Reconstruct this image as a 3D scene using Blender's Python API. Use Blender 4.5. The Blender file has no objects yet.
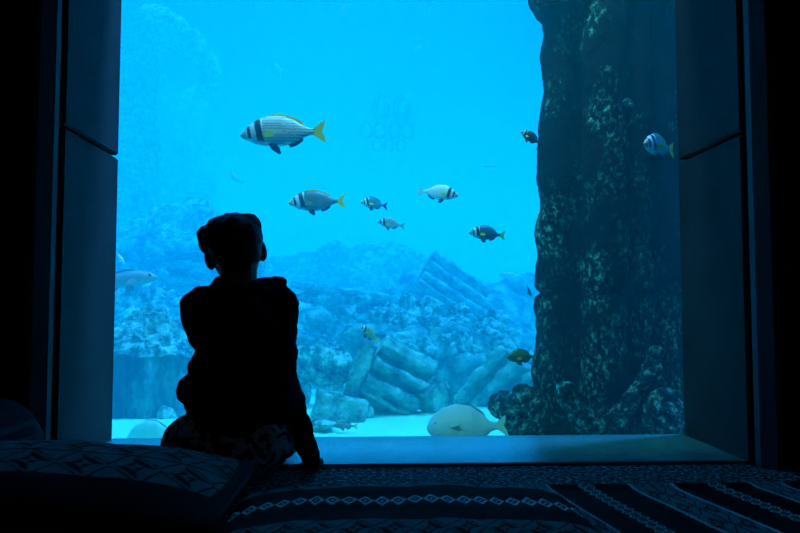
import bpy, bmesh, math, random
from mathutils import Vector, Matrix, noise, Euler
R = math.radians
sc = bpy.context.scene
C = sc.collection

# ------------------------------------------------------------ camera
FPX = 700.0
CAM = Vector((0.0, 0.0, 0.52))
cd = bpy.data.cameras.new('camera'); cam = bpy.data.objects.new('camera', cd); C.objects.link(cam)
cam.location = CAM
cam.rotation_euler = (R(90 + 3.19), 0, R(-2.29))
cd.sensor_width = 36.0; cd.lens = FPX / 800 * 36.0; cd.clip_start = 0.02; cd.clip_end = 300
sc.camera = cam
ROT = cam.rotation_euler.to_matrix()

def at(px, py, Y):
    """world point seen at pixel (px,py) on the plane y = Y"""
    d = ROT @ Vector(((px - 400) / FPX, -(py - 266.5) / FPX, -1.0))
    t = (Y - CAM.y) / d.y
    return CAM + d * t

# ------------------------------------------------------------ world, sun, fill lamps, exposure
w = bpy.data.worlds.new('world'); sc.world = w; w.use_nodes = True
bg = w.node_tree.nodes['Background']
bg.inputs[0].default_value = (0.004, 0.19, 1.0, 1); bg.inputs[1].default_value = 0.62
sd = bpy.data.lights.new('sun', 'SUN'); sd.energy = 12.5; sd.color = (0.10, 0.262, 0.95); sd.angle = R(6)
so = bpy.data.objects.new('sun', sd); C.objects.link(so)
so.rotation_euler = (R(-7), R(20), 0)
rd = bpy.data.lights.new('room_fill', 'AREA'); rd.size = 1.2; rd.energy = 1.6; rd.color = (.6, .78, 1.0)  # unseen fill added behind the camera to lift the room's blacks
ro = bpy.data.objects.new('room_fill', rd); C.objects.link(ro); ro.location = (0, -1.4, 3.1)
TANK_FILL_LAMP = 46.0
sc.view_settings.view_transform = 'Standard'
sc.view_settings.look = 'None'; sc.view_settings.gamma = 1.0
sc.view_settings.use_curve_mapping = False
sc.view_settings.exposure = 0.0
cy = sc.cycles
cy.use_denoising = True
cy.max_bounces = 7; cy.diffuse_bounces = 3; cy.glossy_bounces = 2; cy.transmission_bounces = 4
cy.transparent_max_bounces = 8; cy.volume_bounces = 3
cy.sample_clamp_indirect = 4.0

# ------------------------------------------------------------ helpers
def tag(o, label=None, cat=None, group=None, kind=None):
    if label: o['label'] = label
    if cat: o['category'] = cat
    if group: o['group'] = group
    if kind: o['kind'] = kind
    return o

def empty(name, loc=(0, 0, 0), rot=(0, 0, 0)):
    o = bpy.data.objects.new(name, None); C.objects.link(o)
    o.location = loc; o.rotation_euler = rot; o.empty_display_size = .05
    return o

def link(name, bm, m, parent=None, loc=(0, 0, 0), rot=(0, 0, 0), smooth=True):
    me = bpy.data.meshes.new(name)
    bm.normal_update(); bm.to_mesh(me); bm.free()
    for p in me.polygons: p.use_smooth = smooth
    if m is not None: me.materials.append(m)
    o = bpy.data.objects.new(name, me); C.objects.link(o)
    o.location = loc; o.rotation_euler = rot
    if parent is not None: o.parent = parent
    return o

def box(bm, x0, x1, y0, y1, z0, z1):
    vs = [bm.verts.new((x, y, z)) for z in (z0, z1) for y in (y0, y1) for x in (x0, x1)]
    for f in ((0, 2, 3, 1), (4, 5, 7, 6), (0, 1, 5, 4), (2, 6, 7, 3), (0, 4, 6, 2), (1, 3, 7, 5)):
        bm.faces.new([vs[i] for i in f])
    return vs

def boxo(name, a, m, parent=None, bevel=0.0, **k):
    bm = bmesh.new(); box(bm, *a)
    if bevel:
        bmesh.ops.bevel(bm, geom=bm.edges[:], offset=bevel, segments=3, affect='EDGES', profile=.5)
    bmesh.ops.recalc_face_normals(bm, faces=bm.faces[:])
    return link(name, bm, m, parent, smooth=False, **k)

def struct(o):
    o['kind'] = 'structure'; return o

def ell(bm, c, r, rot=(0, 0, 0), u=24, v=16):
    M = Matrix.Translation(c) @ Euler(rot).to_matrix().to_4x4() @ Matrix.Diagonal((r[0], r[1], r[2], 1))
    return bmesh.ops.create_uvsphere(bm, u_segments=u, v_segments=v, radius=1, matrix=M)['verts']

def caps(bm, p0, p1, r0, r1, n=14):
    """a tapered capsule"""
    p0 = Vector(p0); p1 = Vector(p1); d = p1 - p0
    steps = max(2, int(d.length / (min(r0, r1) * .35)))
    q = Vector((0, 0, 1)).rotation_difference(d.normalized()).to_matrix().to_4x4()
    bmesh.ops.create_cone(bm, cap_ends=True, segments=n, radius1=r0, radius2=r1, depth=d.length,
                          matrix=Matrix.Translation((p0 + p1) / 2) @ q)
    ell(bm, p0, (r0,) * 3, u=n, v=10); ell(bm, p1, (r1,) * 3, u=n, v=10)

def chain(bm, pts):
    for (a, ra), (b, rb) in zip(pts, pts[1:]): caps(bm, a, b, ra, rb)

def remesh(bm, voxel, smooth=4, fold=0.0, seed=0, fscale=9):
    """voxel union of all the shapes in bm -> one continuous surface (bmesh)"""
    me = bpy.data.meshes.new('tmp'); bm.to_mesh(me); bm.free()
    o = bpy.data.objects.new('tmp', me); C.objects.link(o)
    r = o.modifiers.new('r', 'REMESH'); r.mode = 'VOXEL'; r.voxel_size = voxel
    if smooth:
        s = o.modifiers.new('s', 'SMOOTH'); s.iterations = smooth; s.factor = .5
    dg = bpy.context.evaluated_depsgraph_get()
    ev = o.evaluated_get(dg); me2 = bpy.data.meshes.new_from_object(ev)
    b = bmesh.new(); b.from_mesh(me2)
    bpy.data.objects.remove(o); bpy.data.meshes.remove(me); bpy.data.meshes.remove(me2)
    b.normal_update()
    if fold:
        off = Vector((seed * 3.1, seed * 1.7, 0))
        for v in b.verts:
            p = v.co * fscale + off
            n = noise.fractal(Vector((p.x, p.y, p.z * 1.9)), 1.0, 2.0, 3)
            v.co += v.normal * fold * n
    return b

# ------------------------------------------------------------ materials
def mat(name, color=(.5, .5, .5), rough=.8, spec=.3, metal=0.0):
    m = bpy.data.materials.new(name); m.use_nodes = True
    b = m.node_tree.nodes['Principled BSDF']
    b.inputs['Base Color'].default_value = (*color, 1); b.inputs['Roughness'].default_value = rough
    b.inputs['Specular IOR Level'].default_value = spec; b.inputs['Metallic'].default_value = metal
    return m

def noisy(name, stops, scale=4, detail=8, rough=.9, spec=.2, bump=.3, bscale=None, coord='Object', bdist=.02, dim=None):
    m = mat(name, stops[0][1], rough, spec)
    nt = m.node_tree; N = nt.nodes; L = nt.links; b = N['Principled BSDF']
    tc = N.new('ShaderNodeTexCoord'); mp = N.new('ShaderNodeMapping')
    L.new(tc.outputs[coord], mp.inputs[0])
    if dim: mp.inputs['Scale'].default_value = dim
    n1 = N.new('ShaderNodeTexNoise'); n1.inputs['Scale'].default_value = scale; n1.inputs['Detail'].default_value = detail
    n1.inputs['Roughness'].default_value = .65
    L.new(mp.outputs[0], n1.inputs['Vector'])
    cr = N.new('ShaderNodeValToRGB'); L.new(n1.outputs[0], cr.inputs[0])
    el = cr.color_ramp.elements
    while len(el) < len(stops): el.new(.5)
    for e, (p, c) in zip(el, stops): e.position = p; e.color = (*c, 1)
    L.new(cr.outputs[0], b.inputs['Base Color'])
    if bump:
        n2 = N.new('ShaderNodeTexNoise'); n2.inputs['Scale'].default_value = bscale or scale * 3; n2.inputs['Detail'].default_value = 8
        n2.inputs['Roughness'].default_value = .7
        L.new(mp.outputs[0], n2.inputs['Vector'])
        bu = N.new('ShaderNodeBump'); bu.inputs['Strength'].default_value = bump; bu.inputs['Distance'].default_value = bdist
        L.new(n2.outputs[0], bu.inputs['Height']); L.new(bu.outputs[0], b.inputs['Normal'])
    return m

def attrmat(name, rough=.6, spec=.3, bump=0.0, bscale=300):
    m = mat(name, (.5, .5, .5), rough, spec); nt = m.node_tree
    a = nt.nodes.new('ShaderNodeAttribute'); a.attribute_name = 'Col'
    nt.links.new(a.outputs['Color'], nt.nodes['Principled BSDF'].inputs['Base Color'])
    if bump:
        tc = nt.nodes.new('ShaderNodeTexCoord'); n = nt.nodes.new('ShaderNodeTexNoise'); n.inputs['Scale'].default_value = bscale
        bu = nt.nodes.new('ShaderNodeBump'); bu.inputs['Strength'].default_value = bump; bu.inputs['Distance'].default_value = .004
        nt.links.new(tc.outputs['Object'], n.inputs['Vector']); nt.links.new(n.outputs[0], bu.inputs['Height'])
        nt.links.new(bu.outputs[0], nt.nodes['Principled BSDF'].inputs['Normal'])
    return m

def paint(o, fn):
    me = o.data
    a = me.color_attributes.new('Col', 'FLOAT_COLOR', 'POINT')
    buf = []
    for v in me.vertices: c = fn(v.co); buf += [c[0], c[1], c[2], 1.0]
    a.data.foreach_set('color', buf)

M = {}
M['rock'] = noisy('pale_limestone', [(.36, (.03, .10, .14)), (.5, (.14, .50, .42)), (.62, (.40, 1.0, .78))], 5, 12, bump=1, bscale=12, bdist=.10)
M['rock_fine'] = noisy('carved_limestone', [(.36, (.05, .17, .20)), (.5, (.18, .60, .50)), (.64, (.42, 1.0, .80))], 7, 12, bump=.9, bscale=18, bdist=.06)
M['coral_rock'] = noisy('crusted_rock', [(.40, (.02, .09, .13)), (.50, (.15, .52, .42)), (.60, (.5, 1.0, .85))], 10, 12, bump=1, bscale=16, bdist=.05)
M['shaded_rock'] = noisy('shaded_ribbed_rock', [(.36, (.02, .07, .13)), (.5, (.06, .20, .24)), (.66, (.2, .6, .5))], 7, 12, bump=1, bscale=16, bdist=.06, dim=(1, 1, .35))  # shade on the stump's side put into a darker rock colour
M['pillar'] = noisy('algae_stone', [(.47, (.006, .012, .018)), (.53, (.03, .12, .10)), (.59, (.14, .60, .36)), (.67, (.6, 1.0, .7))], 46, 12, bump=1, bscale=45, bdist=.04, dim=(1, 1, .7))
def patchy(m):
    # algae grows in patches: a broad noise thins out the fine specks
    nt = m.node_tree; N = nt.nodes; L = nt.links; b = N['Principled BSDF']
    src = b.inputs['Base Color'].links[0].from_socket
    tc = N.new('ShaderNodeTexCoord'); n = N.new('ShaderNodeTexNoise'); n.inputs['Scale'].default_value = 3.6; n.inputs['Detail'].default_value = 5
    L.new(tc.outputs['Object'], n.inputs['Vector'])
    mr = N.new('ShaderNodeMapRange'); mr.inputs['From Min'].default_value = .47; mr.inputs['From Max'].default_value = .60
    sp = N.new('ShaderNodeSeparateXYZ'); L.new(tc.outputs['Object'], sp.inputs[0])
    ma = N.new('ShaderNodeMath'); ma.operation = 'MULTIPLY_ADD'; ma.inputs[1].default_value = -.07; ma.inputs[2].default_value = .065
    L.new(sp.outputs['Z'], ma.inputs[0]); ad = N.new('ShaderNodeMath'); L.new(ma.outputs[0], ad.inputs[0]); L.new(n.outputs[0], ad.inputs[1])
    L.new(ad.outputs[0], mr.inputs['Value'])
    mx = N.new('ShaderNodeMix'); mx.data_type = 'RGBA'; mx.inputs['A'].default_value = (.007, .013, .018, 1)
    L.new(mr.outputs[0], mx.inputs['Factor']); L.new(src, mx.inputs['B']); L.new(mx.outputs['Result'], b.inputs['Base Color'])
patchy(M['pillar'])
M['encrusted'] = noisy('encrusted_stone', [(.44, (.012, .035, .04)), (.54, (.06, .18, .17)), (.63, (.4, .95, .75))], 30, 12, bump=1, bscale=45, bdist=.04)
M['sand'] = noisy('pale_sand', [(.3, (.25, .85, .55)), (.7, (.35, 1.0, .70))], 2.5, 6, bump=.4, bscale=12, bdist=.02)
M['jamb'] = noisy('blue_grey_stone', [(.3, (.014, .018, .020)), (.7, (.023, .030, .033))], 5, 6, rough=.75, bump=.12, bscale=30)
M['sill'] = noisy('smooth_sill_stone', [(.3, (.02, .15, .15)), (.7, (.035, .21, .20))], 3, 8, rough=.27, spec=.9, bump=.06, bscale=25)
M['trim'] = mat('painted_trim', (.035, .041, .048), .6)
M['gap'] = mat('dark_joint', (.006, .006, .007), .95)
M['wall'] = noisy('dark_plaster', [(.3, (.020, .020, .023)), (.7, (.028, .028, .03))], 4, 4, bump=.1)
M['hoodie'] = noisy('dark_knit', [(.3, (.010, .010, .013)), (.7, (.018, .018, .022))], 60, 3, rough=.95, spec=.1, bump=.2, bscale=220, bdist=.002)
M['skin'] = mat('skin', (.20, .10, .06), .55)
M['hair'] = noisy('dark_hair', [(.3, (.006, .005, .005)), (.7, (.018, .013, .01))], 80, 3, rough=.6, bump=.4, bscale=160, bdist=.003, dim=(1, 1, .2))
M['shorts'] = noisy('patterned_cloth', [(.44, (.02, .022, .028)), (.47, (.30, .32, .34)), (.56, (.42, .43, .44)), (.59, (.03, .03, .036))], 20, 2, rough=.9, bump=.1, bscale=150)
M['cloth'] = attrmat('woven_cloth', .92, .1, .5, 260)
M['fish'] = attrmat('fish_scales', .42, .5)
M['eye'] = mat('fish_eye', (.01, .01, .015), .15, .8)

def watermat():
    m = bpy.data.materials.new('sea_water'); m.use_nodes = True
    nt = m.node_tree; nt.nodes.clear()
    out = nt.nodes.new('ShaderNodeOutputMaterial')
    s = nt.nodes.new('ShaderNodeVolumeScatter'); s.inputs['Color'].default_value = (.006, .62, .78, 1)
    s.inputs['Density'].default_value = .22; s.inputs['Anisotropy'].default_value = 0.0
    a = nt.nodes.new('ShaderNodeVolumeAbsorption'); a.inputs['Color'].default_value = (0, 1, 1, 1)
    a.inputs['Density'].default_value = .32
    ad = nt.nodes.new('ShaderNodeAddShader')
    nt.links.new(s.outputs[0], ad.inputs[0]); nt.links.new(a.outputs[0], ad.inputs[1]); nt.links.new(ad.outputs[0], out.inputs['Volume'])
    return m
M['water'] = watermat()
def glassmat():
    m = bpy.data.materials.new('clear_pane'); m.use_nodes = True
    nt = m.node_tree; nt.nodes.clear()
    out = nt.nodes.new('ShaderNodeOutputMaterial'); t = nt.nodes.new('ShaderNodeBsdfTransparent')
    t.inputs[0].default_value = (.985, 1, 1, 1)
    nt.links.new(t.outputs[0], out.inputs['Surface']); return m
M['glass'] = glassmat()

# ------------------------------------------------------------ room shell
D1, D2 = 2.24, 2.76          # room face and glass plane of the window
XL, XR = -.993, 1.235        # window opening
TOP = 2.55
struct(boxo('floor', (-3.2, 3.2, -3.2, 2.285, -.12, 0), noisy('speckled_carpet', [(.42, (.006, .011, .012)), (.52, (.03, .06, .06)), (.60, (.2, .40, .36))], 70, 3, rough=.95, spec=.1, bump=.8, bscale=120, bdist=.006)))
struct(boxo('ceiling', (-3.2, 3.2, -3.2, D1, 3.2, 3.35), M['wall']))
struct(boxo('wall_left', (-3.35, -3.2, -3.2, D1, -.12, 3.35), M['wall']))
struct(boxo('wall_right', (3.2, 3.35, -3.2, D1, -.12, 3.35), M['wall']))
struct(boxo('wall_back', (-3.35, 3.35, -3.35, -3.2, -.12, 3.35), M['wall']))
bm = bmesh.new()
box(bm, -3.35, XL - .09, D1, D2, -1.2, 6.4); box(bm, XR + .09, 3.35, D1, D2, -1.2, 6.4)
box(bm, XL - .09, XR + .09, D1, D2, TOP + .09, 6.4); box(bm, XL - .09, XR + .09, D1, D2, -1.2, -.10)
struct(link('wall_front', bm, M['wall'], smooth=False))
# stone linings of the window opening, three courses each side, open joints between them
zj = 1.10
for side, xa, xb in (('left', XL - .09, XL), ('right', XR, XR + .09)):
    bm = bmesh.new()
    for z0, z1 in ((-.10, zj - .006), (zj + .006, TOP)):
        bb = bmesh.new(); box(bb, xa, xb, D1 + .035, D2 - .004, z0, z1)
        bmesh.ops.bevel(bb, geom=bb.edges[:], offset=.006, segments=2, affect='EDGES')
        t = bpy.data.meshes.new('t'); bb.to_mesh(t); bb.free(); bm.from_mesh(t); bpy.data.meshes.remove(t)
    struct(link('trim_1' if side == 'left' else 'trim_2', bm, M['jamb'], smooth=False))
struct(boxo('trim_3', (XL - .09, XR + .09, D1 + .035, D2 - .004, TOP, TOP + .09), M['jamb'], bevel=.006))
# slim front casings: bevelled strips that turn towards the opening
for n, s, x in ((4, -1, XL), (5, 1, XR)):
    bm = bmesh.new()
    pr = [(0.012, D1 + .02), (0.012, D1 - .012), (.045, D1 - .05), (.062, D1 - .05), (.062, D1 + .02)]
    lo = [bm.verts.new((x + s * a, b, 0.0)) for a, b in pr]; hi = [bm.verts.new((x + s * a, b, TOP + .1)) for a, b in pr]
    for i in range(5):
        j = (i + 1) % 5; bm.faces.new((lo[i], lo[j], hi[j], hi[i]))
    bm.faces.new(lo); bm.faces.new(hi); bmesh.ops.recalc_face_normals(bm, faces=bm.faces[:])
    struct(link('trim_%d' % n, bm, M['trim'], smooth=False))
sill = struct(boxo('window_sill', (XL, XR, 2.285, D2, -.09, .012), M['sill'], bevel=.006))
sill.name = 'trim_6'
struct(boxo('window_1', (XL, XR, D2 - .002, D2 + .014, .0, TOP), M['glass']))

# ------------------------------------------------------------ the tank: sand, water
SAND = -.20
bm = bmesh.new()
nx, ny = 150, 130
g = []
for j in range(ny + 1):
    y = D2 + .03 + 42 * (j / ny) ** 2.2
    row = []
    for i in range(nx + 1):
        x = -20 + 40 * i / nx
        z = SAND + .05 * noise.fractal(Vector((x * .8, y * .8, 0)), 1, 2, 4) + .008 * noise.noise(Vector((x * 6, y * 9, 3)))
        row.append(bm.verts.new((x, y, z)))
    g.append(row)
for j in range(ny):
    for i in range(nx): bm.faces.new((g[j][i], g[j][i + 1], g[j + 1][i + 1], g[j + 1][i]))
seabed = struct(link('seabed', bm, M['sand']))
bm = bmesh.new(); box(bm, -19, 19, D2 + .016, 40, -1.0, 5.2)
wt = tag(link('water', bm, M['water'], smooth=False), 'clear blue sea water filling the tank behind the glass', 'water', kind='stuff')

# ------------------------------------------------------------ rocks and ruins
def displace(bm, amp, scale, seed, octs=5, cell=0.0):
    bm.normal_update(); off = Vector((seed * 7.3, seed * 2.9, seed * 5.1))
    vs = [(v, v.normal.copy(), v.co.copy()) for v in bm.verts]
    for v, n, c in vs:
        k = noise.fractal(c * scale + off, .62, 2.1, octs)
        if cell: k += cell * (noise.voronoi((c * scale * 1.7 + off))[0][0] - .4)
        v.co = c + n * amp * k

def boulder(label, c, r, seed, rot=(0, 0, 0), m='rock', amp=.22, sub=5, name='boulder', cat='rock', group=None, parent=None, cut=.0, cell=.8, sc_=1.3):
    bm = bmesh.new(); bmesh.ops.create_icosphere(bm, subdivisions=sub, radius=1)
    rng = random.Random(seed)
    if cut:      # break planes for an angular rock
        for k in range(9):
            n = Vector((rng.uniform(-1, 1), rng.uniform(-1, 1), rng.uniform(-1, 1))).normalized(); d = cut + rng.uniform(-.1, .12)
            for v in bm.verts:
                e = v.co.dot(n) - d
                if e > 0: v.co -= n * e
    displace(bm, amp, sc_, seed, 6, cell)
    for v in bm.verts: v.co = Vector((v.co.x * r[0], v.co.y * r[1], v.co.z * r[2]))
    o = link(name, bm, M[m], parent, loc=c, rot=rot)
    if parent is None: tag(o, label, cat, group)
    return o

def carved(label, c, size, rot, seed, prof, m='rock_fine', amp=.02, name='carved_block', cat='carved stone', taper=1.0, parent=None):
    """a ruin block: the profile (y,z in units of the half size) is run along x, worn by noise"""
    bm = bmesh.new(); sx, sy, sz = size; n = 44
    dense = []
    for a, b in zip(prof, prof[1:] + prof[:1]):
        L = math.hypot((b[0] - a[0]) * sy, (b[1] - a[1]) * sz); k = max(1, int(L / (max(sy, sz) * .09)))
        dense += [(a[0] + (b[0] - a[0]) * i / k, a[1] + (b[1] - a[1]) * i / k) for i in range(k)]
    rings = []
    for i in range(n + 1):
        x = -1 + 2 * i / n; q = 1 + (taper - 1) * i / n
        rings.append([bm.verts.new((x * sx, y * sy * q, z * sz * q)) for y, z in dense])
    m_ = len(dense)
    for i in range(n):
        for j in range(m_):
            k = (j + 1) % m_
            bm.faces.new((rings[i][j], rings[i][k], rings[i + 1][k], rings[i + 1][j]))
    for ring in (rings[0], rings[-1]):
        cx = sum((v.co for v in ring), Vector()) / m_; cv = bm.verts.new(cx)
        for j in range(m_): bm.faces.new((ring[j], ring[(j + 1) % m_], cv))
    bmesh.ops.recalc_face_normals(bm, faces=bm.faces[:])
    displace(bm, amp, 5, seed, 5)
    o = link(name, bm, M[m], parent, loc=c, rot=rot)
    if parent is None: tag(o, label, cat)
    return o

P_BOX = [(-1, -1), (1, -1), (1, 1), (-1, 1)]
P_FLUTE = [(-1, -1), (1, -1), (1, 1), (-1, 1), (-1, .78), (-.5, .70), (-.5, .44), (-1, .34), (-1, .10), (-.5, .0), (-.5, -.23), (-1, -.32), (-1, -.55), (-.55, -.64), (-.55, -.82), (-1, -.9)]
P_TOPFL = [(-1, -1), (1, -1), (1, 1), (.72, 1), (.66, .72), (.42, .72), (.36, 1), (.05, 1), (0, .72), (-.25, .72), (-.3, 1), (-.6, 1), (-.66, .7), (-.85, .7), (-1, .8)]
P_CORN = [(-.55, -1), (1, -1), (1, 1), (-1, 1), (-1.05, .58), (-.45, .50), (-.45, .26), (-1, .18), (-1, -.05), (-.35, -.14), (-.35, -.36), (-.85, -.42), (-.85, -.66), (-.4, -.72)]

# --- near group right of the boy
carved('deeply grooved cornice block lying tilted, right of the leaning slab', at(393, 382, 4.75), (.195, .19, .20), (R(-22), R(28), R(6)), 3, P_CORN, amp=.018)
carved('smooth flat slab leaning upright against the grooved cornice block', at(362, 370, 4.62), (.045, .10, .185), (R(-6), R(21), R(-12)), 5, P_BOX, name='stone_slab', cat='stone slab', amp=.02)
carved('small ribbed block lying on the sand below the pale boulder', at(339, 408, 4.5), (.155, .12, .085), (R(-6), R(14), R(8)), 7, P_TOPFL, amp=.02)
boulder('pale rounded boulder left of the leaning slab', at(322, 366, 5.0), (.21, .17, .15), 11, m='coral_rock', cut=.8)
boulder('blocky boulder on the sand directly behind the pale dome shaped fish', at(434, 400, 4.65), (.14, .13, .17), 13, cut=.55, amp=.14)
boulder('tall dark boulder beside the right arm of the seated child', at(293, 372, 5.2), (.15, .2, .36), 17, cut=.62, amp=.16)
boulder('knobbly stone sticking up between the ribbed block and the cornice', at(369, 412, 4.55), (.03, .035, .055), 19, m='coral_rock', sub=4)
boulder('low sand coloured stone at the window foot beside the child', at(323, 424, 4.15), (.07, .08, .03), 23, m='coral_rock', sub=4)
# --- ribbed slope rock right
carved('fan shaped ribbed rock sloping down behind the pillar foot', at(502, 394, 5.1), (.27, .22, .20), (R(-12), R(-48), R(-14)), 29, P_FLUTE, amp=.04)
boulder('broad shadowed rock under the coral crusted heap', at(455, 366, 5.9), (.52, .3, .34), 31, cut=.7, amp=.2, m='rock')
boulder('dark rock filling the gap below the coral crusted heap, left end', at(392, 352, 5.9), (.48, .3, .26), 33, cut=.7, amp=.2, m='rock')
# --- coral-crusted heap: countable stones
rng = random.Random(8)
for k in range(46):
    px = rng.uniform(378, 512); top = 300 + 26 * abs((px - 425) / 80) ** 1.4
    py = rng.uniform(top, 352)
    Y = 6.4 - (py - 300) / 52 * .75 + rng.uniform(-.08, .08)
    s = rng.uniform(.05, .115)
    boulder('knobbly coral crusted stone heaped below the tilted fluted block', at(px, py, Y), (s, s, s * rng.uniform(.7, 1.1)), 100 + k,
            m='coral_rock', sub=4, amp=.35, group='coral crusted stones of the central heap')
rng = random.Random(21)
for k in range(64):
    px = rng.uniform(292, 533); lim = 296 if px < 400 else 312 + abs(px - 455) * .1
    py = rng.uniform(lim, 372); Y = 8.0 - (py - lim) / 72 * 2.2 + rng.uniform(-.1, .1)
    s = rng.uniform(.06, .17)
    boulder('angular broken stone in the rubble field between boy and pillar', at(px, py, Y), (s * 1.2, s, s * rng.uniform(.5, .9)), 300 + k,
            m=rng.choice(('rock', 'coral_rock')), sub=4, amp=.22, cut=.6, rot=(rng.uniform(-.5, .5), rng.uniform(-.6, .6), rng.uniform(0, 3)), group='broken stones of the rubble field')
for k in range(26):
    px = rng.uniform(114, 215); py = rng.uniform(268, 330); Y = 7.6 - (py - 268) / 62 * 1.2
    s = rng.uniform(.07, .17)
    boulder('angular broken stone in the rubble slope left of the boy', at(px, py, Y), (s * 1.2, s, s * rng.uniform(.5, .9)), 400 + k,
            m=rng.choice(('rock', 'coral_rock')), sub=4, amp=.22, cut=.6, rot=(rng.uniform(-.5, .5), rng.uniform(-.6, .6), rng.uniform(0, 3)), group='broken stones left of the boy')
# --- fluted block far
carved('large fluted column drum section lying tilted high on the rubble', at(444, 297, 7.7), (.38, .3, .24), (R(-30), R(33), R(8)), 41, P_FLUTE, amp=.015)
carved('lower fluted fragment sliding off below the tilted column drum', at(474, 322, 8.0), (.46, .25, .14), (R(-28), R(30), R(10)), 43, P_FLUTE, amp=.03)
boulder('hazy hill of rubble behind the tilted column drum', at(445, 350, 8.6), (1.25, .8, .85), 45, cut=.75, amp=.25, name='rubble_mound', cat='rock mound')
boulder('faint distant rock shoulder left of the pillar foot', at(515, 330, 9.0), (.75, .6, .65), 47, cut=.7, amp=.22, name='rubble_mound', cat='rock mound')
# --- middle-left slope behind the boy's right side
boulder('long pale reef slope right of the boy, crossed by a ledge', at(330, 345, 7.4), (.95, .55, .62), 51, m='coral_rock', cut=.7, amp=.26, name='reef_slope', cat='reef')
for k, (px, py, Y, s) in enumerate(((312, 318, 6.5, .17), (345, 312, 6.6, .14), (370, 322, 6.4, .13), (300, 340, 6.1, .15), (350, 335, 6.0, .13), (330, 300, 7.0, .16), (388, 318, 6.6, .12), (361, 300, 7.1, .12))):
    boulder('angular pale stone scattered on the reef slope beside the boy', at(px, py, Y), (s, s, s * .75), 60 + k, sub=4, cut=.6, amp=.2, group='stones on the reef slope', rot=(0, 0, k))
carved('thin pale ledge slab lying along the top of the reef slope', at(345, 292, 7.3), (.55, .2, .035), (0, R(9), R(4)), 71, P_BOX, name='stone_slab', cat='stone slab', amp=.03)
# --- distant reef and ruins
boulder('faint distant reef ridge at eye level beyond the reef slope', at(340, 302, 12.5), (1.9, .8, .95), 73, cut=.75, amp=.3, name='distant_reef', cat='reef', m='coral_rock')
boulder('large faint mound rising behind the head of the boy', at(190, 285, 9.6), (1.15, .8, 1.15), 75, cut=.7, amp=.28, name='distant_reef', cat='reef', m='coral_rock')
carved('hazy stone terrace with a straight edge left of the head of the boy', at(190, 268, 8.2), (.85, .4, .28), (0, 0, R(4)), 77, P_CORN, amp=.04, name='stone_terrace', cat='ruin')
boulder('hazy boulder between the terrace and the grey cruising fish', at(150, 258, 7.8), (.3, .3, .28), 79, cut=.6)
# --- left stump and neighbours
def stump():
    c = at(148, 362, 4.9)
    r = empty('rock_stump', (c.x, c.y, SAND)); H = c.z - SAND + .18
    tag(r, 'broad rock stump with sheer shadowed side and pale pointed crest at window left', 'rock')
    bm = bmesh.new(); n = 90; m_ = 34; rings = []
    for j in range(m_ + 1):
        t = j / m_; row = []
        for i in range(n):
            a = 2 * math.pi * i / n
            rr = (.33 + .035 * math.sin(a * 9 + 1) * (1 - .4 * t) + .02 * math.sin(a * 23)) * (1.06 - .1 * t)
            row.append(bm.verts.new((rr * math.cos(a), rr * .9 * math.sin(a), (H - .1) * t)))
        rings.append(row)
    for j in range(m_):
        for i in range(n): k = (i + 1) % n; bm.faces.new((rings[j][i], rings[j][k], rings[j + 1][k], rings[j + 1][i]))
    bm.faces.new(rings[-1]); displace(bm, .03, 4, 5)
    link('rock_side', bm, M['shaded_rock'], r)
    bm = bmesh.new(); m_ = 60; rings = []
    for j in range(m_ + 1):
        t = j / m_; row = []
        for i in range(120):
            a = 2 * math.pi * i / 120
            rr = .36 * (1 - t) ** .9 * (1 + .10 * math.sin(a * 7) + .05 * math.sin(a * 17 + t * 9))
            row.append(bm.verts.new((rr * math.cos(a) - .05 * t, rr * .9 * math.sin(a) + .1 * t, H - .13 + .34 * t ** .85)))
        rings.append(row)
    for j in range(m_):
        for i in range(120): k = (i + 1) % 120; bm.faces.new((rings[j][i], rings[j][k], rings[j + 1][k], rings[j + 1][i]))
    displace(bm, .06, 5, 9, 6, .8)
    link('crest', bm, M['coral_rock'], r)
stump()
boulder('rounded rock half hidden behind the left arm of the boy', at(182, 345, 5.6), (.2, .2, .17), 83, cut=.7)
boulder('shadowed rock low between the stump and the boy', at(176, 392, 5.3), (.22, .2, .34), 85, cut=.65)
carved('pale flat slab on top of the rock by the left elbow of the boy', at(185, 372, 5.0), (.14, .12, .03), (0, R(-6), R(10)), 87, P_BOX, name='stone_slab', cat='stone slab')
boulder('pile of pale rock behind the grey cruising fish', at(140, 318, 6.6), (.42, .35, .4), 89, m='coral_rock', cut=.75, amp=.3)
boulder('greenish stone on the sand between the stump and the boy', at(166, 416, 4.6), (.06, .07, .06), 90, sub=4, m='coral_rock')
# tall faint arch, upper left
def arch():
    r = empty('distant_arch', (0, 0, 0)); tag(r, 'tall faint rock arch dissolving in the blue water at upper left', 'rock arch')
    Y = 12.5
    for nm, pts in (('arch_pier', [(128, 300, .5), (128, 200, .42), (130, 120, .36), (134, 60, .32), (150, 26, .28)]),
                    ('arch_span', [(150, 26, .28), (172, 34, .22), (192, 44, .18), (206, 62, .13), (212, 86, .10)])):
        bm = bmesh.new(); chain(bm, [(at(a, b, Y), c * 1.35) for a, b, c in pts]); bm = remesh(bm, .07, 2); displace(bm, .14, 2.0, 4, 5)
        link(nm, bm, M['coral_rock'], r)
arch()
boulder('broad shadowy reef tower under the faint arch', at(178, 190, 17), (.95, .6, 2.9), 93, cut=.8, amp=.2, name='distant_reef', cat='reef', m='rock')

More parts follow.
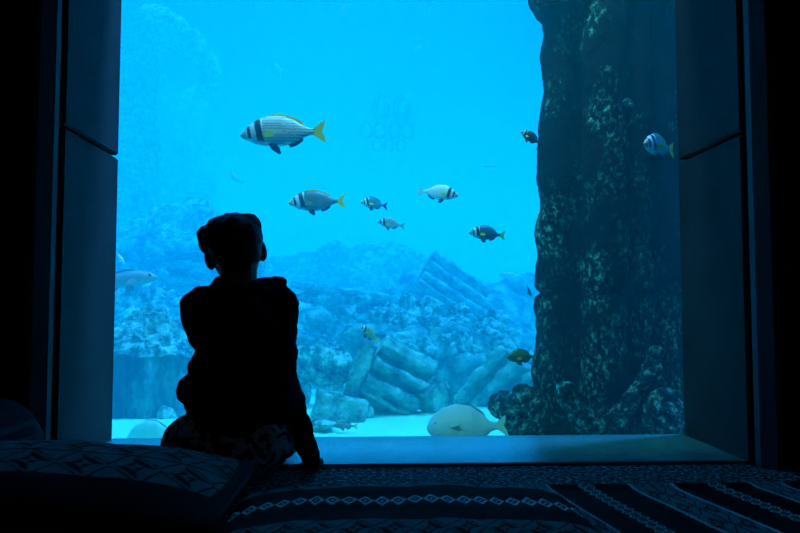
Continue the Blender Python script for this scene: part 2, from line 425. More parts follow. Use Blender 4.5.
# ------------------------------------------------------------ the ruined pillar by the right jamb
PY = 3.42; PDX = .075
def pillar():
    r = empty('ruined_pillar', (1.3, PY, SAND)); tag(r, 'massive dark algae covered fluted pillar standing against the glass at right', 'pillar')
    inv = Vector((-1.3, -PY, -SAND))
    def shaft(xb, xt, y, rb, rt, seed, deep=.018):
        bm = bmesh.new(); H0, H1 = SAND, 4.4; n = 72; m_ = 300; rings = []
        for j in range(m_ + 1):
            z = H0 + (H1 - H0) * j / m_; t = (z + .2) / 2.4
            cx = xb + PDX + (xt - xb) * min(t, 1.3); rr = rb + (rt - rb) * min(t, 1.3)
            for zz in (.585,):                 # drum joints
                rr -= .03 * math.exp(-((z - zz) / .011) ** 2)
            row = []
            for i in range(n):
                a = 2 * math.pi * i / n
                p = Vector((math.cos(a) * rr + cx, math.sin(a) * rr + y, z))
                k = noise.fractal(p * 7 + Vector((seed, 0, 0)), .8, 2.1, 5)
                d = Vector((math.cos(a), math.sin(a), 0))
                row.append(bm.verts.new(p + d * (deep * k) + inv))
            rings.append(row)
        for j in range(m_):
            for i in range(n): k = (i + 1) % n; bm.faces.new((rings[j][i], rings[j][k], rings[j + 1][k], rings[j + 1][i]))
        link('shaft', bm, M['pillar'], r)
    shaft(.793, .885, PY + .06, .078, .074, 1)
    shaft(1.05, 1.085, PY - .03, .112, .104, 2)
    shaft(1.245, 1.27, PY - .02, .054, .052, 3)
    shaft(1.41, 1.42, PY + .06, .075, .072, 4)
    shaft(1.72, 1.72, PY - .02, .14, .14, 5)
    bm = bmesh.new(); n1, n2 = 40, 140; vs = []
    bb = box(bm, .975, 2.0, PY + .11, PY + .30, SAND, 4.4)
    bmesh.ops.subdivide_edges(bm, edges=bm.edges[:], cuts=24, use_grid_fill=True)
    displace(bm, .04, 4, 8)
    for v in bm.verts: v.co += inv
    link('core', bm, M['pillar'], r)
    # flaring head
    bm = bmesh.new()
    chain(bm, [((.97, PY + .02, 2.30), .19), ((.94, PY + .02, 2.09), .15), ((.97, PY + .03, 1.96), .10)])
    chain(bm, [((1.0, PY, 2.4), .25), ((1.6, PY, 2.4), .25)])
    bm = remesh(bm, .012, 4); displace(bm, .02, 6, 3)
    for v in bm.verts: v.co += inv
    link('capital', bm, M['pillar'], r)
    # curling foot bands
    for q in ([(566, 392, .055), (578, 412, .06), (592, 428, .055)], [(592, 430, .055), (612, 420, .05), (632, 400, .045), (648, 378, .038), (656, 352, .03)]):
        bm = bmesh.new(); chain(bm, [(at(a, b, PY - .24), c * .9) for a, b, c in q]); bm = remesh(bm, .008, 4); displace(bm, .018, 9, 6)
        for v in bm.verts: v.co += inv
        link('scroll', bm, M['encrusted'], r)
    bm = bmesh.new(); ell(bm, at(598, 440, PY - .05), (.24, .12, .10)); ell(bm, at(545, 430, PY + .05), (.12, .12, .12)); bm = remesh(bm, .009, 3); displace(bm, .03, 7, 6)
    for v in bm.verts: v.co += inv
    link('plinth', bm, M['pillar'], r)
pillar()
boulder('round encrusted stone at the right foot of the pillar', at(664, 414, 3.15), (.092, .08, .125), 201, m='encrusted', amp=.12, cell=.4)
boulder('dark encrusted rock at the left foot of the pillar', at(527, 418, 3.5), (.135, .14, .145), 203, m='encrusted', amp=.25, cell=.6, cut=.8)
boulder('smooth dark stone wedged beside the pale dome shaped fish', at(505, 405, 3.75), (.085, .09, .08), 205, m='pillar', amp=.12, cell=.3)

# ------------------------------------------------------------ fish
def interp(tab, t):
    for a, b in zip(tab, tab[1:]):
        if t <= b[0]:
            k = (t - a[0]) / (b[0] - a[0]); k = k * k * (3 - 2 * k) * .35 + k * .65
            return a[1] + (b[1] - a[1]) * k
    return tab[-1][1]
BREAM = dict(top=[(0, .0), (.03, .03), (.1, .095), (.2, .165), (.33, .205), (.48, .20), (.62, .15), (.73, .08), (.82, .04), (.87, .04)],
             bot=[(0, -.015), (.03, -.045), (.1, -.085), (.2, -.125), (.35, -.155), (.5, -.155), (.62, -.12), (.73, -.07), (.82, -.035), (.87, -.035)],
             wid=[(0, .006), (.03, .025), (.1, .05), (.2, .072), (.35, .082), (.5, .075), (.62, .053), (.73, .03), (.82, .015), (.87, .006)])
ROUND = dict(top=[(0, .02), (.03, .09), (.1, .20), (.22, .29), (.4, .335), (.56, .30), (.7, .19), (.8, .07), (.87, .05)],
             bot=[(0, -.02), (.03, -.08), (.1, -.16), (.22, -.22), (.4, -.26), (.56, -.24), (.7, -.16), (.8, -.07), (.87, -.05)],
             wid=[(0, .01), (.03, .03), (.1, .06), (.25, .09), (.4, .1), (.56, .09), (.7, .05), (.8, .025), (.87, .01)])
SLIM = dict(top=[(0, .0), (.04, .035), (.12, .08), (.25, .12), (.4, .13), (.56, .11), (.7, .065), (.8, .035), (.87, .03)],
            bot=[(0, -.01), (.04, -.035), (.12, -.065), (.25, -.09), (.4, -.10), (.56, -.09), (.7, -.05), (.8, -.03), (.87, -.03)],
            wid=[(0, .006), (.04, .03), (.12, .06), (.25, .08), (.4, .085), (.56, .07), (.7, .04), (.8, .02), (.87, .008)])

def bream_paint(body, back, L, face=(.8, .85, .8), stripes=True, bars=True):
    def f(c):
        t = .5 - c.x / L; z = c.z / L
        s = max(0, min(1, (z + .13) / .3))
        col = [body[i] + (back[i] - body[i]) * s for i in range(3)]
        if stripes and t > .27:
            k = math.sin(z * 2 * math.pi / .034 + t * 4)
            if k > .35: col = [x * .45 for x in col]
        if t < .27 and bars:
            col = list(face)
            if t < .075: col = [.7, .55, .25]
            if t < .05 and z < -.012: col = [.35, .38, .35]
        if bars:
            tt = t + (z - .05) * .18
            if .085 < tt < .125 and z > -.06: col = [.012, .012, .02]
            if .188 < tt < .262 and z > -.10: col = [.008, .01, .03]
            if t < .27 and z < -.09: col = [.45, .5, .5]
        return col
    return f

def fin(bm, pts, th, y=0):
    """a thin solid fin from an outline in the x,z plane (fan), thicker at the root"""
    n = len(pts)
    f = [bm.verts.new((p[0], y - th, p[1])) for p in pts]; b = [bm.verts.new((p[0], y + th, p[1])) for p in pts]
    bm.faces.new(f); bm.faces.new(b[::-1])
    for i in range(n): j = (i + 1) % n; bm.faces.new((f[i], b[i], b[j], f[j]))

FM = {}
def finmat(c):
    if c not in FM:
        m = mat('fin_membrane', c, .5, .3); nt = m.node_tree
        tc = nt.nodes.new('ShaderNodeTexCoord'); wv = nt.nodes.new('ShaderNodeTexWave'); wv.inputs['Scale'].default_value = 60
        bu = nt.nodes.new('ShaderNodeBump'); bu.inputs['Strength'].default_value = .4; bu.inputs['Distance'].default_value = .002
        nt.links.new(tc.outputs['Object'], wv.inputs[0]); nt.links.new(wv.outputs[1], bu.inputs['Height']); nt.links.new(bu.outputs[0], nt.nodes['Principled BSDF'].inputs['Normal'])
        FM[c] = m
    return FM[c]
YEL = (1.0, .85, .06); DK = (.015, .02, .05); PALE = (.4, .9, .7)

def fish(name, label, c, L, yaw, pitch=0, roll=0, shape=BREAM, body=(.75, .85, .82), back=(.55, .68, .66), tail=YEL, dors=YEL, low=DK, pect=YEL,
         bars=True, stripes=True, cat='fish', group=None, fine=True, face=(.8, .85, .8), tailh=.135, bend=0.0):
    r = empty(name, c, (R(roll), R(pitch), R(yaw))); tag(r, label, cat, group)
    n, m_ = (110, 72) if fine else (50, 32)
    bm = bmesh.new(); rings = []
    bz = lambda t: bend * max(0, t - .3) ** 2
    for j in range(n + 1):
        t = .87 * j / n; a, b, wd = interp(shape['top'], t), interp(shape['bot'], t), interp(shape['wid'], t)
        cz, h = (a + b) / 2, (a - b) / 2 + .001; row = []
        for i in range(m_):
            q = 2 * math.pi * i / m_
            row.append(bm.verts.new(((.5 - t) * L, (math.sin(q) * wd + bz(t)) * L, (cz + h * math.cos(q)) * L)))
        rings.append(row)
    for j in range(n):
        for i in range(m_): k = (i + 1) % m_; bm.faces.new((rings[j][i], rings[j][k], rings[j + 1][k], rings[j + 1][i]))
    bm.faces.new(rings[0]); bm.faces.new(rings[-1]); bmesh.ops.recalc_face_normals(bm, faces=bm.faces[:])
    o = link('body', bm, M['fish'], r)
    paint(o, bream_paint(body, back, L, face, stripes, bars))
    X = lambda t: (.5 - t) * L
    th = .004 * L
    def mk(nm, pts, col, y=0.0, rz=0.0, piv=None, side=0):
        bm = bmesh.new(); fin(bm, [(X(a), b * L) for a, b in pts], th, 0)
        for v in bm.verts: v.co.y += (bz(.5 - v.co.x / L)) * L
        if side:
            p = Vector((X(piv[0]), 0, piv[1] * L))
            for v in bm.verts:
                d = v.co - p; d.y += side * abs(d.x) * .45; v.co = p + d + Vector((0, side * y * L, 0))
        link(nm, bm, finmat(col), r, smooth=False)
    mk('tail_fin', [(.83, .03), (.90, .07), (.96, tailh * .85), (1.0, tailh), (.985, .06), (.955, .0), (.985, -.06), (1.0, -tailh), (.96, -tailh * .85), (.90, -.07), (.83, -.03)], tail)
    tp = lambda t: interp(shape['top'], t); bt = lambda t: interp(shape['bot'], t)
    mk('dorsal_fin', [(.3, tp(.3) - .02), (.33, tp(.33) + .012), (.42, tp(.42) + .028), (.5, tp(.5) + .028), (.6, tp(.6) + .035), (.68, tp(.68) + .045), (.735, tp(.735) + .04), (.74, tp(.74) - .01), (.6, tp(.6) - .02), (.45, tp(.45) - .02)], dors)
    mk('anal_fin', [(.55, bt(.55) + .02), (.58, bt(.58) - .045), (.66, bt(.66) - .05), (.73, bt(.73) - .035), (.735, bt(.735) + .01)], low)
    for s in (-1, 1):
        mk('pelvic_fin', [(.34, bt(.34) + .03), (.36, bt(.36) - .03), (.43, bt(.43) - .075), (.46, bt(.46) - .07), (.44, bt(.44) + .01)], low, y=.03, piv=(.36, bt(.36)), side=s)
        mk('pectoral_fin', [(.285, -.03), (.32, .012), (.39, .0), (.43, -.045), (.39, -.06), (.33, -.065), (.29, -.055)], pect, y=interp(shape['wid'], .29) * .93, piv=(.285, -.04), side=s)
        bm = bmesh.new(); t = .115
        ell(bm, (X(t), s * interp(shape['wid'], t) * .82 * L, .035 * L), (.021 * L, .012 * L, .021 * L), u=12, v=8)
        link('eye', bm, M['eye'], r)
    return r

BG = 'two banded sea breams in open water'
grey, gback = (.20, .32, .34), (.06, .13, .17)  # shade of a backlit bream put into its body colours
fish('sea_bream', 'largest striped silver sea bream with yellow tail, topmost of the shoal', at(283, 133, 3.35), .415, 176, 2, 0, group=BG)
fish('sea_bream', 'backlit dark grey sea bream with two pale head bars, right of the head of the boy', at(317, 202, 3.7), .300, 188, 3, 0, body=grey, back=gback, stripes=False, pect=(.35, .42, .12), group=BG)
fish('sea_bream', 'small backlit dark sea bream just above the tiny one, middle of the shoal', at(374, 204, 4.0), .175, 208, -4, 0, body=(.2, .3, .34), back=(.10, .16, .2), stripes=False, tail=DK, dors=DK, group=BG)  # darkening from backlight carried in its body and back colours
fish('sea_bream', 'tiny bar headed sea bream lowest in the middle of the shoal', at(391, 224, 4.1), .165, 190, -8, 0, body=(.5, .62, .55), back=(.2, .3, .3), stripes=False, tail=(.3, .5, .3), group=BG)
fish('sea_bream', 'pale silver sea bream swimming to the right, alone in facing that way', at(438, 193, 3.8), .228, -12, 8, 0, body=(.8, .92, .9), back=(.85, .95, .92), stripes=False, tail=(.55, .85, .75), dors=PALE, group=BG)
fish('sea_bream', 'backlit dark sea bream with bright green yellow tail below the pale one', at(487, 234, 3.7), .205, 190, -4, 0, body=(.10, .16, .22), back=(.06, .10, .16), stripes=False, tail=(.3, .9, .12), dors=(.2, .6, .1), group=BG)  # body and back colours hold the shade of light from behind
fish('sea_bream', 'dark sea bream seen edge on at the left edge of the pillar', at(531, 138, 3.3), .125, 160, -36, 0, body=(.05, .08, .14), back=(.04, .06, .12), stripes=False, tail=DK, dors=DK, group=BG)
fish('sea_bream', 'bar headed sea bream with yellow face turned in front of the dark pillar', at(659, 147, 3.05), .27, 220, 2, 0, body=(.12, .24, .24), back=(.05, .20, .22), stripes=False, dors=(.3, .5, .1), group=BG, face=(.7, .85, .9))
fish('sea_bream', 'faint dim sea bream higher up in front of the pillar', at(630, 104, 3.22), .12, 215, 0, 0, body=(.08, .2, .2), back=(.06, .18, .16), stripes=False, tail=DK, dors=DK, bars=False, group=BG)
fish('sea_bream', 'small yellow finned sea bream climbing above the leaning slab', at(369, 334, 4.0), .15, 208, -38, 0, body=(.3, .4, .2), back=(.45, .4, .12), stripes=False, pect=(.35, .42, .12), group=BG)
fish('sea_bream', 'olive green sea bream with dark fins nosing left past the pillar foot', at(522, 357, 3.5), .18, 200, 0, 0, body=(.10, .20, .16), back=(.22, .30, .05), stripes=False, tail=(.4, .6, .3), dors=(.05, .1, .12), bars=False, group=BG)
fish('small_fish', 'small dark fish halfway up the left edge of the pillar', at(529, 291, 3.9), .10, 60, 40, 0, shape=SLIM, body=(.1, .2, .3), back=(.08, .15, .25), stripes=False, bars=False, tail=DK, dors=DK, pect=DK, fine=False)
fish('grey_jack', 'grey smooth bodied fish cruising over the stump at the left window edge', at(122, 281, 4.2), .42, 8, -7, 0, shape=SLIM, body=(.25, .42, .45), back=(.20, .34, .38), stripes=False, bars=False, tail=(.2, .3, .34), dors=(.2, .3, .34), low=(.3, .4, .42), pect=(.3, .4, .42), cat='fish')
fish('silver_fish', 'thin pale fish angled up just above the grey cruising fish', at(120, 258, 4.4), .10, 20, 60, 0, shape=SLIM, body=(.75, .95, .95), back=(.7, .95, .95), stripes=False, bars=False, tail=PALE, dors=PALE, low=PALE, pect=PALE, fine=False)
fish('round_fish', 'big pale dome shaped fish resting behind the sill, left of the pillar foot', at(467, 427, 3.1), .355, 178, 2, 42, shape=ROUND, body=(.5, 1, .9), back=(.55, 1, .92), stripes=False, bars=False, tail=(.4, 1, .7), dors=(.12, .45, .40), low=PALE, pect=(.6, .95, .7), tailh=.15)
fish('round_fish', 'pale rounded fish low behind the sill left of the boy', at(155, 440, 3.6), .30, 172, 4, 0, shape=ROUND, body=(.3, .95, .7), back=(.35, .95, .75), stripes=False, bars=False, tail=PALE, dors=(.5, .8, .8), low=PALE, pect=PALE)
fish('brown_fish', 'small brown fish lying on the pale sand beside the arm of the boy', at(345, 426, 4.1), .15, 170, 0, 0, shape=SLIM, body=(.30, .26, .2), back=(.22, .2, .18), stripes=False, bars=False, tail=(.7, .7, .3), dors=(.2, .2, .18), low=(.2, .2, .18), pect=(.2, .2, .18), fine=False)
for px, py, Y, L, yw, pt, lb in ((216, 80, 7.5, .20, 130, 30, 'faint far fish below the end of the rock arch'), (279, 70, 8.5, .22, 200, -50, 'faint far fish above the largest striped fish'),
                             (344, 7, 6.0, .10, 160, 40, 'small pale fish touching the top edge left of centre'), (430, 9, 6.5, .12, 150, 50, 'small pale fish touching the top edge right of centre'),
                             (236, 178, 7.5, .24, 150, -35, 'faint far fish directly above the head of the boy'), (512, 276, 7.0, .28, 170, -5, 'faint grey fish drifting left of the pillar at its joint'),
                             (418, 48, 9.0, .16, 200, 30, 'faintest far fish high right of the hazy reflected rings'), (490, 166, 8.0, .16, 185, 0, 'faint far fish between the pale bream and the pillar'),
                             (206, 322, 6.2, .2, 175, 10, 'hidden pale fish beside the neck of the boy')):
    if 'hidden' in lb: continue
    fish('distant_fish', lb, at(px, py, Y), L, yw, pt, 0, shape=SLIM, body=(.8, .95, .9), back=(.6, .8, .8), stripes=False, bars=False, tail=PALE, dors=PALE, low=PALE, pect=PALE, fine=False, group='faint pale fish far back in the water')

# pattern reflected in the pane, modelled as oval rings deep in the water
def reflection():
    c = at(389, 118, 12.5); r = empty('ring_reflection', c); tag(r, 'faint pale oval rings reflected in the pane, modelled above the shoal', 'reflected rings')
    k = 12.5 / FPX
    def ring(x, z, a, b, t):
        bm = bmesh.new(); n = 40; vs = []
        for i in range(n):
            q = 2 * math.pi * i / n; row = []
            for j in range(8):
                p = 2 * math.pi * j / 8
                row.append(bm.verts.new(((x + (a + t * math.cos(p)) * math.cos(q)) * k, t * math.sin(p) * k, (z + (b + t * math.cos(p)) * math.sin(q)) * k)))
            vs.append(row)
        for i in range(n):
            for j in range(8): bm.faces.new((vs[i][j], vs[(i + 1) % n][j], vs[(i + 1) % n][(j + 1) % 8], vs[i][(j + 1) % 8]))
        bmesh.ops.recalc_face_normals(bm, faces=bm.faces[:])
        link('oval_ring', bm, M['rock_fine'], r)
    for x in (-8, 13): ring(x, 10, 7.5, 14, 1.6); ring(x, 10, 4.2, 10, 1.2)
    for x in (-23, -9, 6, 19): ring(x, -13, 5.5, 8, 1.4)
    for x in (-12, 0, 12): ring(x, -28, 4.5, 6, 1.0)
reflection()

# unseen lamp added behind the wall above the window to front-light fish and rocks
ld = bpy.data.lights.new('tank_fill_lamp', 'AREA'); ld.shape = 'RECTANGLE'; ld.size = 2.6; ld.size_y = .08; ld.energy = TANK_FILL_LAMP; ld.color = (.35, .8, .9)
lo = bpy.data.objects.new('tank_fill_lamp', ld); C.objects.link(lo); lo.location = (0, D2 + .07, 3.1); lo.rotation_euler = (R(38), 0, 0); ld.spread = R(140)

# ------------------------------------------------------------ textiles
BL, BK, BR, LT = (.08, .20, .19), (.006, .006, .007), (.03, .007, .005), (.28, .55, .50)
def diamond_chain(u, v, pitch, h):
    """1 on the outline of a chain of diamonds; u along, v across"""
    a = abs(((u / pitch) % 1) - .5) * 2; b = abs(v) / h; d = a + b
    return .62 < d < 1.0 or d < .22
def motif(u, v, pitch):
    a = ((u / pitch) % 1) - .5; b = v
    s = abs(a) + abs(b)
    return (s < .43 and (a * b > 0) != (s < .2)) or .52 < s < .58

def kilim_color(x, y):
    n = noise.noise(Vector((x * 90, y * 90, 0))) * .3 + 1
    wob = .004 * noise.noise(Vector((y * 6, x * 2, 1)))
    x = x + wob - (1.97 - y) * .16
    def m(c): return [k * n for k in c]
    per = (x - .405) % .42 if x > .6 else (x - .405)
    bands = [(.405, .495), (.71, .855), (1.06, 1.17), (1.38, 1.5)]
    for a, b in bands:
        if a <= x <= b:
            q = (x - a) / (b - a)
            if q < .05 or q > .95 or abs(q - .5) < .02: return m(BK)
            if q < .12 or q > .88: return m(LT)
            return m(BK) if motif(y, (q * 2 % 1) - .5, .13) else m(BL)
    for cx in (.595, .965, 1.27):
        if abs(x - cx) < .024:
            return m(LT) if diamond_chain(y, abs(x - cx) - .012, .034, .012) else m(BK)
    return m(BR if abs((x * 31) % 1 - .5) < .1 else BK)

def grid_slab(name, x0, x1, y0, y1, nx, ny, top, th, m, fn, parent=None):
    bm = bmesh.new(); g = []
    for j in range(ny + 1):
        g.append([bm.verts.new((x0 + (x1 - x0) * i / nx, y0 + (y1 - y0) * j / ny, top(x0 + (x1 - x0) * i / nx, y0 + (y1 - y0) * j / ny))) for i in range(nx + 1)])
    for j in range(ny):
        for i in range(nx): bm.faces.new((g[j][i], g[j][i + 1], g[j + 1][i + 1], g[j + 1][i]))
    rim = [g[0][i] for i in range(nx + 1)] + [g[j][nx] for j in range(1, ny + 1)] + [g[ny][i] for i in range(nx - 1, -1, -1)] + [g[j][0] for j in range(ny - 1, 0, -1)]
    low = [bm.verts.new((v.co.x, v.co.y, v.co.z - th)) for v in rim]
    for i in range(len(rim)):
        j = (i + 1) % len(rim); bm.faces.new((rim[j], rim[i], low[i], low[j]))
    bm.faces.new(low[::-1])
    o = link(name, bm, m, parent); paint(o, lambda c: fn(c.x, c.y)); return o

kil = grid_slab('striped_rug', .40, 1.62, 1.15, 1.985, 420, 300, lambda x, y: .014 + .003 * noise.noise(Vector((x * 5, y * 5, 0))) + .006 * math.exp(-((y - 1.97) / .02) ** 2), .012, M['cloth'], kilim_color)
tag(kil, 'flat woven rug with dark stripes and blue diamond bands at lower right', 'rug')

def cushion(name, label, x0, x1, y0, y1, th, fn, rot=0, px_=4.0, sag=0.0, cat='cushion', z=0.002, crease=0):
    cx, cy_, hx, hy = (x0 + x1) / 2, (y0 + y1) / 2, (x1 - x0) / 2, (y1 - y0) / 2
    r = empty(name, (cx, cy_, z), (0, 0, rot)); tag(r, label, cat)
    bm = bmesh.new(); nx, ny = 300, 200; top = []; bot = []
    def h(u, v):
        e = (max(0, 1 - abs(u) ** px_)) ** .5 * (max(0, 1 - abs(v) ** px_)) ** .5
        return e
    for s, arr in ((1, top), (-1, bot)):
        for j in range(ny + 1):
            v = -1 + 2 * j / ny; v = math.sin(v * math.pi / 2); row = []
            for i in range(nx + 1):
                u = -1 + 2 * i / nx; u = math.sin(u * math.pi / 2)
                pin = 1 - .035 * (1 - abs(u) ** 2) * abs(v) ** 4
                z_ = th / 2 + s * th / 2 * h(u, v)
                if s > 0: z_ += (.006 * noise.fractal(Vector((u * hx * 7, v * hy * 7, th)), 1, 2, 3) - sag * (1 - u * u) * (1 - v * v)) * h(u, v)
                else: z_ = max(z_ * .9, th * .0)
                if s < 0 and (i in (0, nx) or j in (0, ny)): row.append(top[j][i])
                else: row.append(bm.verts.new((u * hx, v * hy * pin, z_)))
            arr.append(row)
    for j in range(ny):
        for i in range(nx):
            bm.faces.new((top[j][i], top[j][i + 1], top[j + 1][i + 1], top[j + 1][i]))
            bm.faces.new((bot[j][i], bot[j + 1][i], bot[j + 1][i + 1], bot[j][i + 1]))
    bmesh.ops.recalc_face_normals(bm, faces=bm.faces[:])
    o = link('cover', bm, M['cloth'], r); paint(o, lambda c: fn(c.x, c.y, c.z))
    # piped seam all round
    bm = bmesh.new(); n = 220; vs = []
    for k in range(n):
        a = 2 * math.pi * k / n; ca, sa = math.cos(a), math.sin(a)
        q = 1 / max(abs(ca), abs(sa)); q = q * (1 - .06 * (min(abs(ca), abs(sa)) / max(abs(ca), abs(sa))) ** 6)
        u, v = ca * q, sa * q; pin = 1 - .035 * (1 - min(1, abs(u)) ** 2) * abs(v) ** 4
        c = Vector((u * hx, v * hy * pin, th / 2)); nrm = Vector((ca, sa, 0)); row = []
        for j in range(8):
            p = 2 * math.pi * j / 8; row.append(bm.verts.new(c + (nrm * math.cos(p) + Vector((0, 0, math.sin(p)))) * .006))
        vs.append(row)
    for k in range(n):
        for j in range(8): bm.faces.new((vs[k][j], vs[(k + 1) % n][j], vs[(k + 1) % n][(j + 1) % 8], vs[k][(j + 1) % 8]))
    bmesh.ops.recalc_face_normals(bm, faces=bm.faces[:])
    pi = link('piping', bm, M['cloth'], r); paint(pi, lambda c: (.03, .04, .05))
    return r

def mid_color(x, y, z):
    n = noise.noise(Vector((x * 90, y * 90, 0))) * .3 + 1
    yy = y
    if yy > .15: c = BL if not motif(x, (yy - .205) / .11, .07) else BK
    elif abs(yy - .03) < .034: c = [k * 1.5 for k in LT] if diamond_chain(x, yy - .03, .035, .032) else BK
    elif -.10 > yy > -.20: c = BL if not motif(x, (yy + .15) / .1, .07) else BK
    else: c = BK if abs((yy * 40) % 1 - .5) > .1 else BR
    return [k * n for k in c]
cushion('seat_cushion', 'low dark cushion with a row of pale diamonds, front centre', -.31, .46, 1.22, 1.75, .105, mid_color)

def big_color(x, y, z):
    n = noise.noise(Vector((x * 70, y * 70, 0))) * .35 + 1
    if z > .13 and y > -.16:
        q = (y + .16) / .3
        c = BL if not motif(x + y * .4, ((q * 2.2) % 1) - .5, .11) else BK
        if abs((q * 2.2) % 1 - .02) < .04: c = BK
    else: c = (.010, .010, .012)
    return [k * n for k in c]
cushion('floor_cushion', 'big dark cushion with patterned top at lower left in front of the boy', -1.32, -.30, 1.34, 1.88, .205, big_color, px_=2.0)
cushion('bolster', 'dark bolster against the wall at the far left edge', -1.62, -1.0, 1.78, 2.2, .262, lambda x, y, z: [k * (noise.noise(Vector((x * 70, y * 70, 0))) * .35 + 1) for k in ((.03, .05, .06) if .165 < z < .18 or y > .16 else (.012, .014, .017))], px_=6.0)

# ------------------------------------------------------------ the boy
def boy():
    base = at(235, 475, 2.14); base.z = 0.0
    r = empty('person', base, (0, 0, R(4)))
    tag(r, 'person seen from behind, dark hooded top and patterned shorts, seated leaning on right hand', 'person')
    # head frame: tilted to the left, a little turned
    HC = Vector((-.014, .05, .695)); HR = Euler((R(6), R(-11), R(12)))
    Hm = Matrix.Translation(HC) @ HR.to_matrix().to_4x4()
    def hp(x, y, z): return Hm @ Vector((x, y, z))
    b = bmesh.new()
    ell(b, hp(0, -.005, .012), (.081, .094, .086), HR); ell(b, hp(0, .02, -.04), (.069, .068, .066), HR)       # skull, jaw
    ell(b, hp(0, .055, -.088), (.022, .02, .018), HR)                                                        # chin
    caps(b, hp(0, .088, -.005), hp(0, .104, -.035), .007, .012)                                              # nose
    ell(b, hp(-.014, .096, -.04), (.007, .008, .006), HR, 10, 8); ell(b, hp(.014, .096, -.04), (.007, .008, .006), HR, 10, 8)
    ell(b, hp(0, .084, -.06), (.022, .01, .006), HR); ell(b, hp(0, .083, -.07), (.018, .01, .006), HR)       # lips
    for s in (-1, 1):
        ell(b, hp(s * .03, .078, .022), (.018, .01, .006), HR)                                               # brow
        ell(b, hp(s * .042, .062, -.02), (.018, .018, .02), HR)                                              # cheek
        ell(b, hp(s * .084, .0, -.018), (.011, .019, .031), (HR.x + R(-8), HR.y, HR.z + s * R(-22)))         # ear
        ell(b, hp(s * .080, .004, -.040), (.008, .011, .014), HR)
    chain(b, [((-.002, .035, .50), .052), ((-.002, .04, .56), .055), (hp(0, -.01, -.055), .058)])
    # trunk
    chain(b, [((-.015, .0, .10), .10), ((-.012, -.005, .24), .088), ((0, .01, .38), .095), ((.003, .02, .49), .075)])
    caps(b, (-.10, .02, .52), (.115, .02, .53), .042, .042)
    ell(b, (-.015, 0, .10), (.14, .105, .10))
    # arms
    chain(b, [((-.118, .02, .515), .040), ((-.102, .17, .33), .031), ((-.10, .25, .20), .023)])
    chain(b, [((.130, .02, .52), .040), ((.146, .005, .29), .031), ((.222, .045, .045), .021)])
    # right hand planted on the carpet, five fingers
    W = Vector((.222, .045, .045)); palm = Vector((.228, .09, .020))
    caps(b, W, palm, .018, .015); ell(b, palm, (.030, .034, .012), (R(-8), 0, R(-8)))
    for fx, fl, an in ((-.022, .040, 12), (-.008, .048, 3), (.008, .045, -6), (.022, .036, -16)):
        p0 = palm + Vector((fx, .026, .002)); d = Vector((math.sin(R(-an)), math.cos(R(an)), 0))
        p1 = p0 + d * fl * .5 + Vector((0, 0, .003)); p2 = p0 + d * fl + Vector((0, 0, -.011)); chain(b, [(p0, .0078), (p1, .0072), (p2, .006)])
    chain(b, [(palm + Vector((-.020, -.012, .0)), .010), (palm + Vector((-.044, .008, -.005)), .0082), (palm + Vector((-.055, .027, -.009)), .0068)])
    # left hand relaxed over the knee
    W2 = Vector((-.10, .25, .20)); pl2 = Vector((-.09, .295, .19)); caps(b, W2, pl2, .018, .015); ell(b, pl2, (.028, .033, .012), (R(-20), R(8), R(-8)))
    for fx, fl in ((-.021, .034), (-.007, .042), (.007, .044), (.021, .038)):
        p0 = pl2 + Vector((fx, .024, -.006)); p1 = p0 + Vector((0, fl * .5, -.010)); p2 = p1 + Vector((0, fl * .3, -.022)); chain(b, [(p0, .0078), (p1, .0072), (p2, .006)])
    chain(b, [(pl2 + Vector((.02, -.01, -.004)), .010), (pl2 + Vector((.040, .010, -.014)), .0082), (pl2 + Vector((.044, .026, -.026)), .0068)])
    # crossed legs
    chain(b, [((-.085, .03, .09), .075), ((-.155, .27, .10), .050), ((-.02, .33, .055), .040), ((.07, .36, .035), .027)])
    chain(b, [((.065, .03, .09), .075), ((.145, .27, .10), .050), ((.03, .41, .055), .040), ((-.06, .45, .035), .027)])
    for s, a in ((1, Vector((.07, .36, .035))), (-1, Vector((-.06, .45, .035)))):
        e = a + Vector((s * .08, .05, -.008)); caps(b, a, e, .026, .020); ell(b, (a + e) / 2, (.055, .03, .024), (0, 0, s * R(30)))
        for k in range(5):
            q = e + Vector((-s * .006 * k + s * .004, .0 - .010 * (k - 2) * s * s, 0)) + Vector((s * .012, .010 * (2 - k), -.004)); caps(b, q, q + Vector((s * (.022 - .003 * k), .008, -.002)), .0095 - .0008 * k, .0085 - .0008 * k)
    body = link('body', remesh(b, .0042, 3), M['skin'], r)
    for s in (-1, 1):
        e = bmesh.new(); ell(e, hp(s * .03, .078, .004), (.0125, .0125, .0115), HR)
        link('eye', e, mat('eyeball', (.75, .75, .72), .2, .5), r)
        e = bmesh.new(); ell(e, hp(s * .03, .0885, .004), (.0055, .0035, .0055), HR, 12, 8); link('iris', e, M['eye'], r)
    # hair: short at the sides, thick flat top pushed to the left
    h = bmesh.new()
    ell(h, hp(0, -.014, .030), (.089, .096, .084), HR); ell(h, hp(-.008, .0, .066), (.076, .084, .046), HR)
    ell(h, hp(-.060, .022, .030), (.046, .058, .044), HR); caps(h, (-.062, .03, .754), (.026, .03, .764), .042, .042)
    ell(h, hp(-.070, .03, .058), (.036, .05, .030), HR)
    ell(h, hp(.0, -.045, -.012), (.072, .054, .060), HR)
    h = remesh(h, .005, 14)
    hv = Hm.inverted()
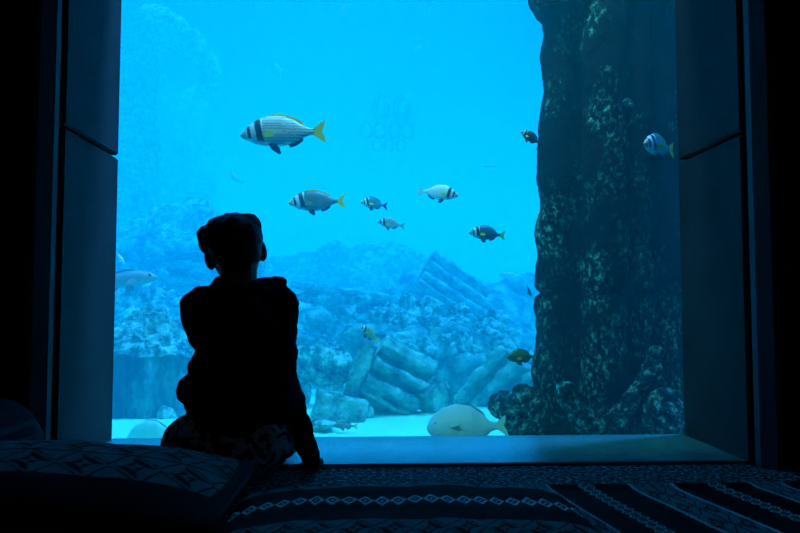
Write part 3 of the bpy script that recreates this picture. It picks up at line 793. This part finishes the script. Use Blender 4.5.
    for v in h.verts:
        q = hv @ v.co
        n = noise.fractal(Vector((q.x * 45, q.y * 45, q.z * 16)), .9, 2, 3)
        v.co += v.normal * (.0025 * n + (.0025 * noise.noise(v.co * 70) if q.z > .05 else 0))
        if q.y > .062 and q.z < .055:      # keep the face clear
            v.co -= (HR.to_matrix() @ Vector((0, 1, 0))) * (q.y - .062) * .9
    link('hair', h, M['hair'], r)
    # hooded top
    t = bmesh.new()
    chain(t, [((-.006, -.004, .215), .135), ((.004, -.005, .30), .122), ((.006, .0, .40), .120), ((.004, .015, .475), .10)])
    ell(t, (.022, .0, .232), (.172, .13, .075)); ell(t, (.08, .0, .26), (.115, .10, .12))
    ell(t, (.010, .008, .42), (.138, .112, .14))
    caps(t, (-.108, .02, .512), (.125, .02, .524), .057, .057)
    chain(t, [((-.116, .02, .508), .058), ((-.096, .16, .34), .044), ((-.103, .24, .205), .031)])
    chain(t, [((.128, .02, .518), .057), ((.130, .0, .40), .05), ((.143, .005, .285), .045), ((.186, .028, .15), .041), ((.218, .042, .065), .035), ((.222, .045, .045), .031)])
    # hood: thick roll round the neck, sagging pouch at the back
    pts = []
    for k in range(17):
        a = 2 * math.pi * k / 16; x, y = math.sin(a), -math.cos(a)
        pts.append((Vector((.004 + .088 * x, .025 + .075 * y, .562 + .012 * x - .012 * (y < 0) * abs(y))), .030 + .006 * (y < 0)))
    chain(t, pts)
    ell(t, (.0, -.085, .50), (.095, .035, .055), (R(12), 0, 0))
    ell(t, (-.105, .01, .562), (.028, .04, .02)); ell(t, (.118, .01, .592), (.030, .04, .018))
    ell(t, (-.132, .03, .265), (.050, .06, .050)); ell(t, (-.095, .03, .32), (.052, .06, .08)); ell(t, (-.045, .03, .585), (.040, .045, .032))
    link('hooded_top', remesh(t, .006, 3, .007, 4, 12), M['hoodie'], r)
    # shorts
    t = bmesh.new()
    ell(t, (-.020, .0, .115), (.198, .125, .108)); ell(t, (-.02, -.005, .075), (.178, .118, .073))
    chain(t, [((-.10, .03, .095), .088), ((-.168, .22, .10), .066)])
    chain(t, [((.065, .03, .095), .085), ((.150, .22, .10), .066)])
    link('shorts', remesh(t, .006, 4, .007, 9, 14), M['shorts'], r)
boy()
